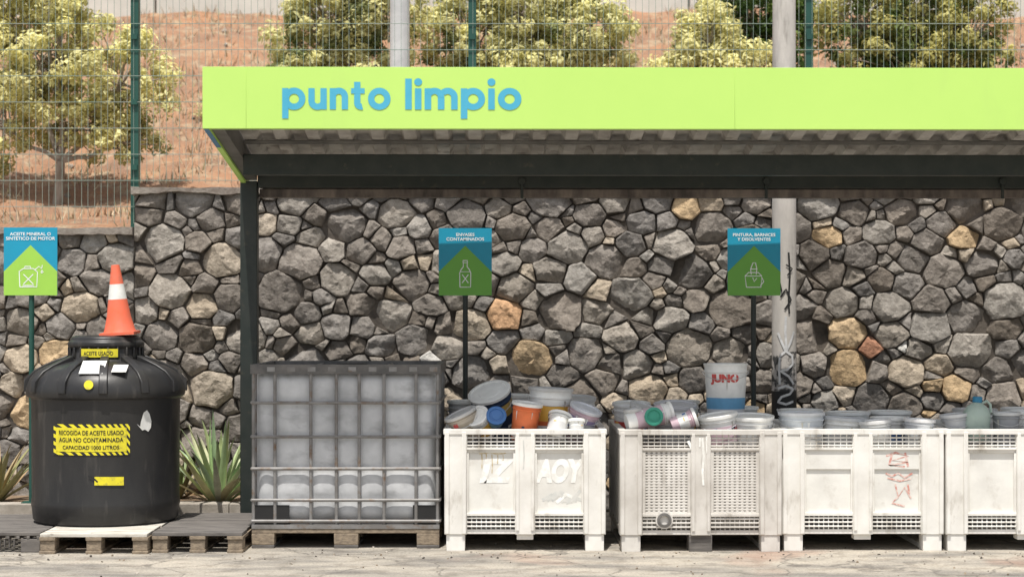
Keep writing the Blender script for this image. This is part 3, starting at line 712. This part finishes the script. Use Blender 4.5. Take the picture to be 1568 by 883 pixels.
# ------------------------------------------------------------ pallet boxes
def bin_(x0,yf,style,D=1.18,Wd=1.022,H=.765,rot=0):
    g=MB(); mt='boxb' if style=='slot' else 'box'; pn='boxb' if style=='slot' else 'boxp'
    P=.142; C=.125; c0=Wd/2-C/2; c1=Wd/2+C/2
    T=Matrix.Translation((x0,yf,0))@Matrix.Rotation(rot,4,'Z')
    B=lambda *a:g.box(*a[:6],a[6],T)
    for xa in (0,Wd-P):
        for ya in (0,D-P):
            B(xa,xa+P,ya,ya+P,.105,H,mt)
            tx=.012
            B(xa+tx,xa+P-tx,ya+tx*.5,ya+P-tx,0,.1045,mt)
            if ya==0:
                B(xa+.004,xa+.03,-.012,-.0005,.11,H-.012,mt); B(xa+P-.03,xa+P-.004,-.012,-.0005,.11,H-.012,mt)
    for ya in (.0,D-.06):
        B(c0,c1,ya,ya+.06,.105,H,mt); B(c0+.005,c0+.025,ya-.008,ya-.0005,.13,H-.02,mt); B(c1-.025,c1-.005,ya-.008,ya-.0005,.13,H-.02,mt)
    if style=='slot': B(c0-.01,c1+.01,.02,.16,0,.1045,'wooddk')
    else: B(c0+.01,c1-.01,.02,.12,.07,.1045,mt)
    for xa in (.02,Wd-.12): B(xa,xa+.10,P,D-P,.0,.03,mt)
    B(.01,Wd-.01,.025,D-.025,.1055,.135,mt)
    B(-.006,Wd+.006,-.006,.05,H-.028,H+.004,mt); B(-.006,Wd+.006,D-.05,D+.006,H-.028,H+.004,mt)
    B(-.006,.04,.0505,D-.0505,H-.0275,H+.0035,mt); B(Wd-.04,Wd+.006,.0505,D-.0505,H-.0275,H+.0035,mt)
    def face(a,b):
        for k in range(3): B(a,b,.012,.03,H-.055-k*.024,H-.046-k*.024,mt)
        n=int((b-a)/.036)
        for k in range(n+1): xx=a+(b-a)*k/n; B(xx-.003,xx+.003,.014,.028,H-.115,H-.029,mt)
        zt=H-.115; zb_=.235
        B(a,b,.006,.045,zt-.012,zt+.004,mt)
        for k in range(3): B(a,b,.012,.03,.150+k*.026,.160+k*.026,mt)
        n=int((b-a)/.03)
        for k in range(n+1): xx=a+(b-a)*k/n; B(xx-.0025,xx+.0025,.014,.028,.136,.224,mt)
        B(a,b,.006,.045,zb_-.014,zb_+.006,mt)
        if style=='slot':
            m_=.012; n=9
            for k in range(n+1): xx=a+m_+(b-a-2*m_)*k/n; B(xx-.009,xx+.009,.018,.034,zb_+.006,zt-.012,pn)
            n=21
            for k in range(n+1): zz=zb_+.012+(zt-zb_-.03)*k/n; B(a,b,.0175,.0345,zz-.0062,zz+.0062,pn)
            B(a,a+.02,.012,.04,zb_,zt-.012,mt); B(b-.02,b,.012,.04,zb_,zt-.012,mt)
            B(a,b,.07,.075,.14,zt,'palegrey')
        else:
            B(a,b,.030,.040,zb_+.006,zt-.012,pn)
            if style=='line':
                zz=zt-.135; B(a,b,.018,.0295,zz,zt-.012,pn)
            else: B(a,b,.020,.0295,zt-.03,zt-.0125,mt)
            B(a,a+.012,.014,.0295,zb_+.006,zt-.031,mt); B(b-.012,b,.014,.0295,zb_+.006,zt-.031,mt)
    face(P,c0); face(c1,Wd-P)
    B(.03,.045,P,D-P,.135,H-.028,pn); B(Wd-.045,Wd-.03,P,D-P,.135,H-.028,pn); B(P,Wd-P,D-.045,D-.03,.135,H-.028,pn)
    for k in range(4):
        for xa in (.008,Wd-.03): B(xa,xa+.022,P+.1+k*.24,P+.14+k*.24,.136,H-.029,mt)
    n=14; vs=[]
    for j in range(n+1):
        for i in range(n+1):
            xx=.05+(Wd-.1)*i/n; yy=.05+(D-.1)*j/n; vs.append((xx,yy,.62+.07*noise.noise((xx*6+x0,yy*6,2))))
    g.add(vs,[(j*(n+1)+i,j*(n+1)+i+1,(j+1)*(n+1)+i+1,(j+1)*(n+1)+i) for j in range(n) for i in range(n)],'boxin',T)
    return g,T,(x0,yf)
def fin(g,name,o): return g.build(name,origin=(o[0]+.5,o[1]+.5,0),bevel=.004,smooth=30)
def scr(pts,w_,m,dep=.0285): g.strip(pts,w_,(lambda d_:lambda u,v:tuple(T@Vector((u,d_,v))))(dep-.0004*R.random()),m)
def ptext(t,u0,v0,size,mat,sx=1,off=.006,shear=.2,dep=.0283): add_text(g,t,size,lambda u,v:tuple(T@Vector((u0+u+v*shear,dep,v0+v))),mat,off,sx)
g,T,o=bin_(-.428,-.10,'plain')
ptext('IZ',.31,.44,.20,'spray',1.0,.012,.25); ptext('AOY',.72,.44,.19,'spray',.68,.012,.15)
for k in range(7):
    u=.62+.03*k; scr([(u,.30+.02*R.random()),(u+.06,.33+.05*R.random()),(u+.10,.30+.06*R.random())],.022,R.choice(['palegrey','spray']),.0288)
for a,b_,c_ in ((.235,.62,.52),(.262,.62,.58),(.30,.61,.49),(.335,.62,.55),(.37,.61,.57)): scr([(a,b_),(a+.004,(b_+c_)/2),(a+.001,c_)],.006,'ochre',.0278)
scr([(.22,.615),(.29,.625),(.34,.612),(.39,.622)],.014,'ochre',.0276); scr([(.50,.70),(.505,.6),(.5,.52)],.008,'palegrey',-.002)
fin(g,'pallet_box',o)
g,T,o=bin_(.680,-.15,'slot',rot=rad(.4))
ring=[(.055,.0),(.055,.012),(.04,.012),(.04,.004),(.0,.004)]
g.lathe(ring,24,'boxb',T@Matrix.Translation((.28,.012,.20))@Matrix.Rotation(rad(90),4,'X')); g.lathe([(.046,.013),(.046,.018),(.03,.02),(.028,.012)],24,'frame',T@Matrix.Translation((.28,.012,.20))@Matrix.Rotation(rad(90),4,'X'))
scr([(.52,.72),(.528,.6),(.52,.5),(.526,.42)],.014,'spray',-.002); scr([(.505,.72),(.503,.66)],.01,'spray',-.002); scr([(.545,.73),(.548,.62)],.008,'spray',-.002); scr([(.43,.70),(.46,.64),(.49,.61)],.018,'spray',.004)
fin(g,'pallet_box',o)
g,T,o=bin_(1.712,-.09,'line')
for pts in ([(.66,.60),(.72,.62),(.80,.60),(.70,.57),(.80,.56),(.68,.54),(.78,.53)],[(.70,.62),(.68,.54)],[(.78,.62),(.80,.53)]): scr(pts,.014,'red',.0172)
for pts in ([(.66,.49),(.70,.47),(.74,.49),(.78,.46),(.83,.49)],[(.67,.46),(.75,.44),(.82,.455)],[(.72,.42),(.74,.34),(.78,.40),(.82,.33)],[(.74,.34),(.70,.30),(.78,.28)],[(.80,.42),(.81,.36)]): scr(pts,.011,'red',.0278)
fin(g,'pallet_box',o)
g,T,o=bin_(2.745,-.10,'plain'); fin(g,'pallet_box',o)

# ------------------------------------------------------------ buckets
CM={}
def cmat(c):
    if c not in CM: CM[c]=pmat('plastic_%d'%len(CM),c,tuple(v*.85 for v in c),scale=12,rough=.45,dirt=tuple(v*.55+.08 for v in c),dscale=9,dlo=.60,dhi=.85)
    return CM[c]
WH=(.88,.88,.85);GR=(.58,.58,.57);BL=(.06,.17,.42);OR=(.80,.20,.07);YE=(.85,.50,.09);PK=(.70,.52,.58);RD=(.62,.09,.08);GN=(.05,.32,.22);DB=(.03,.05,.10);CY=(.24,.46,.58)
def bucket(x,y,ztop,r,h,body=WH,bands=(),lid=None,rx=0,ry=0,rz_=0,name='paint_bucket',handle=True,txt=None,blocks=None):
    g=MB(); T=Matrix.Translation((x,y,ztop))@Euler((rad(rx),rad(ry),rad(rz_)),'XYZ').to_matrix().to_4x4()@Matrix.Translation((0,0,-h))
    rb=r*.86; bm_=cmat(body)
    R_=lambda z: rb+(r-rb)*z/h
    pf=[(0,0),(rb-.004,0),(rb,.006),(R_(h*.82),h*.82),(R_(h*.82)+.006,h*.83),(R_(h*.86)+.006,h*.86),(R_(h*.87),h*.87),(r,h-.012),(r+.006,h-.01),(r+.006,h)]
    g.lathe(pf,32,bm_,T)
    if lid:
        lm=cmat(lid); g.lathe([(r+.009,h-.014),(r+.010,h+.004),(r+.004,h+.007),(r-.008,h+.006),(r-.012,h-.002),(r*.55,h-.002),(r*.53,h+.001),(0,h+.001)],32,lm,T)
    else:
        g.lathe([(r+.006,h),(r-.003,h),(r-.006,h*.6),(0,h*.58)],32,bm_,T)
    for z0,z1,c_ in bands:
        g.lathe([(R_(z0*h)+.0012,z0*h),(R_(z1*h)+.0012,z1*h)],32,cmat(c_),T)
    if bands:
        for q in range(7 if blocks is None else blocks):
            a0=R.uniform(0,6.28); da=R.uniform(.15,.5); z0=R.uniform(.15,.65)*h; z1=z0+R.choice([.03,.04,.05,.14])*h; c_=R.choice([WH,RD,BL,DB,YE,WH,body])
            vs=[]
            for i in range(6):
                a=a0+da*i/5
                for z in (z0,z1): vs.append(((R_(z)+.0022+q*.0001)*math.cos(a),(R_(z)+.0022+q*.0001)*math.sin(a),z))
            g.add(vs,[(2*i,2*i+2,2*i+3,2*i+1) for i in range(5)],cmat(c_),T)
    for q in range(R.randint(1,3)):
        a=R.uniform(3.4,6.0); w2=R.uniform(.03,.08); zl=h*R.uniform(.45,.7); vs=[]
        for (aa,z) in ((a-w2,h*.80),(a+w2,h*.80),(a+w2*.5,zl+.02),(a,zl),(a-w2*.5,zl+.03)): vs.append(((R_(z)+.0035)*math.cos(aa),(R_(z)+.0035)*math.sin(aa),z))
        g.add(vs,[(0,1,2,3,4)],cmat(R.choice([WH,(.6,.58,.5),(.45,.42,.38)])),T)
    if handle:
        pts=[]
        for i in range(13):
            a=math.pi*i/12; pts.append(tuple(T@Vector(((r+.01)*math.cos(a),-(r+.012)*math.sin(a),h*.84-.05*math.sin(a)))))
        g.path(pts,.0022,'galv',5)
    if txt:
        t,c_,zz,sz=txt; add_text(g,t,sz,lambda u,v:tuple(T@Vector(((R_(zz+v)+.004)*math.sin(u/r),-(R_(zz+v)+.004)*math.cos(u/r),zz+v))),cmat(c_),.004,1.1)
    g.build(name,origin=(x,y,ztop-h),weld=True,smooth=35)
# bin 1
bucket(-.335,.10,.86,.10,.18,(.50,.44,.36),[(.2,.7,(.40,.34,.26))],lid=GR,rx=8,ry=-24)
bucket(-.15,.38,.985,.135,.34,DB,[(.55,.8,(.55,.38,.12)),(.15,.5,DB)],lid=WH,rx=26,ry=-16,blocks=4)
bucket(-.10,.02,.85,.055,.11,BL,[(.3,.7,CY)],lid=BL,rx=60,ry=10,handle=False,name='paint_tin')
bucket(.10,.07,.925,.090,.24,OR,[(.1,.28,WH),(.30,.78,OR)],lid=WH,ry=6,rz_=20,handle=False,rx=6,name='paint_tin',blocks=6)
bucket(.255,.30,1.01,.140,.36,WH,[(.42,.70,YE),(.34,.42,OR),(.1,.34,WH)],lid=GR,ry=3,blocks=3)
bucket(.31,.04,.845,.07,.17,(.7,.7,.68),[(.2,.6,GR)],rx=-30,ry=15,name='paint_tin',handle=False,lid=WH)
bucket(.48,.16,.89,.10,.22,PK,[(.2,.6,WH),(.6,.75,(.35,.28,.45))],lid=(.7,.72,.76),rx=12,ry=20)
bucket(-.02,.72,.95,.14,.32,WH,[(.3,.7,BL)],lid=WH); bucket(.42,.7,.93,.14,.32,WH,[(.3,.7,RD)],lid=GR,rx=6); bucket(-.3,.7,.91,.13,.3,GR,[],lid=WH)
bucket(-.23,.06,.845,.075,.18,WH,[(.2,.7,YE)],rx=40,ry=-30,lid=WH,handle=False,name='paint_tin')
bucket(.41,.0,.82,.05,.1,WH,[(.3,.6,GR)],lid=WH,rx=-14,handle=False,name='paint_tin')
# bin 2
bucket(.775,.08,.885,.055,.16,WH,[(.1,.45,RD),(.5,.8,BL)],lid=GR,ry=-8,handle=False,name='paint_tin')
bucket(.85,.25,.90,.075,.2,(.65,.65,.6),[(.2,.5,BL),(.5,.8,RD)],lid=GR,ry=15,rx=12,handle=False,name='paint_tin')
bucket(.905,-.0,.845,.05,.12,GN,[(.3,.7,(.04,.24,.17))],lid=GN,rx=80,ry=12,handle=False,name='paint_tin')
bucket(1.02,.10,.865,.065,.3,WH,[(.2,.8,PK)],lid=WH,ry=78,rz_=12,handle=False,name='paint_tin',blocks=3)
bucket(.80,.6,.90,.12,.28,WH,[(.3,.6,RD)],lid=WH,rx=5)
bucket(1.08,.45,.90,.135,.3,WH,[(.3,.6,GR)],lid=(.62,.62,.64),rx=8)
bucket(1.17,.02,.84,.055,.16,PK,[(.3,.7,WH)],lid=WH,ry=70,handle=False,name='paint_tin',blocks=3)
bucket(1.32,.08,.85,.12,.22,WH,[(.2,.7,PK)],lid=WH,ry=-9,rx=4)
bucket(1.54,.12,.84,.14,.25,WH,[(.2,.7,GR)],lid=WH,rx=5)
bucket(1.42,.50,1.17,.142,.34,WH,[(.04,.12,(.7,.7,.72)),(.12,.34,(.14,.36,.58))],lid=None,rz_=-8,txt=('JUNO',RD,.222,.068),blocks=0)
bucket(1.40,.55,.83,.14,.25,WH,[(.3,.7,GR)],lid=WH); bucket(1.56,.88,.86,.12,.28,GR,[],lid=WH); bucket(1.15,.9,.90,.13,.3,WH,[(.3,.7,YE)],lid=WH)
# bin 3
bucket(1.87,.15,.86,.142,.28,(.66,.70,.73),[(.2,.7,WH)],lid=(.68,.70,.72))
bucket(2.14,.18,.825,.13,.25,WH,[(.2,.6,GR)],lid=(.56,.58,.60),ry=4)
bucket(2.33,.1,.81,.10,.2,WH,[],lid=(.78,.78,.77),ry=-5); bucket(2.47,.3,.82,.12,.22,WH,[(.3,.7,BL)],lid=WH)
bucket(2.62,.1,.82,.095,.2,(.66,.68,.7),[],lid=(.8,.8,.8),ry=3); bucket(2.25,.6,.84,.14,.3,WH,[(.3,.7,BL)],lid=WH); bucket(1.95,.7,.85,.14,.3,WH,[],lid=WH); bucket(2.55,.7,.84,.14,.3,GR,[],lid=WH)
# bin 4
bucket(2.86,.15,.85,.09,.2,(.5,.51,.53),[],lid=(.60,.61,.62),ry=-6); bucket(3.19,.15,.86,.085,.2,(.35,.36,.38),[],lid=(.62,.63,.63)); bucket(3.36,.3,.86,.11,.25,WH,[],lid=WH); bucket(3.1,.6,.86,.14,.3,WH,[],lid=GR); bucket(3.45,.7,.86,.14,.3,WH,[],lid=WH)
g=MB(); Tj=Matrix.Translation((2.985,.12,.68))@Euler((0,rad(3),0)).to_matrix().to_4x4()
jm=pmat('translucent_jug',(.60,.72,.64),(.50,.62,.56),scale=8,rough=.3,trans=.35)
g.lathe([(0,0),(.08,0),(.088,.01),(.088,.16),(.084,.19),(.06,.225),(.03,.245),(.026,.25),(.026,.262)],28,jm,Tj)
g.lathe([(.031,.25),(.031,.282),(.028,.287),(0,.287)],20,cmat((.03,.20,.35)),Tj)
g.path([tuple(Tj@Vector(p)) for p in ((.03,0,.245),(.06,0,.262),(.085,0,.24),(.09,0,.19))],.009,jm,8)
g.build('plastic_jug',origin=(2.985,.14,.66),weld=True)
# ------------------------------------------------------------ agaves
def agave(name,x,y,z,nl,L0,L1,c1,c2,seed):
    rr=random.Random(seed); g=MB(); cols=[]
    for i in range(nl):
        a=i*2.399+rr.uniform(-.2,.2); t=i/nl
        el0=rad(34+54*t+rr.uniform(-8,8)); ln=rr.uniform(L0,L1)*(1-.10*t); wd=rr.uniform(.026,.038)
        n=9; p=Vector((x+.04*math.cos(a),y+.04*math.sin(a),z)); el=el0; q=rr.uniform(.75,1.2); droop=rr.uniform(-.03,.07)
        cc=[(c1[k]+(c2[k]-c1[k])*rr.random())*q for k in range(3)]; vs=[]
        for j in range(n+1):
            s=j/n; ww=wd*(.75+.6*s if s<.35 else .96*(1-(s-.35)/.65)**.75)+.001
            dr=Vector((math.cos(a)*math.cos(el),math.sin(a)*math.cos(el),math.sin(el))); sd=Vector((-math.sin(a),math.cos(a),0)); up=sd.cross(dr)*-1
            vs+=[p+sd*ww-up*ww*-.35,p-up*ww*.15,p-sd*ww-up*ww*-.35]
            tip=.6+.4*(1-s) if s>.85 else 1
            cols+=[tuple(v*1.25*tip for v in cc),tuple(v*tip for v in cc),tuple(v*1.25*tip for v in cc)]
            p=p+dr*ln/n; el-=droop
        g.add(vs,[(3*j+k,3*j+k+1,3*j+3+k+1,3*j+3+k) for j in range(n) for k in (0,1)],'agave')
    g.build(name,origin=(0,0,0),cols=cols,smooth=60)
agave('agave_plant',-2.12,1.62,.12,42,.54,.80,(.30,.36,.20),(.46,.50,.28),3)
agave('agave_plant',-3.78,1.72,.12,30,.40,.62,(.22,.22,.10),(.36,.28,.16),5)
agave('agave_plant',-2.5,1.95,.12,16,.3,.42,(.18,.22,.10),(.30,.28,.14),9)
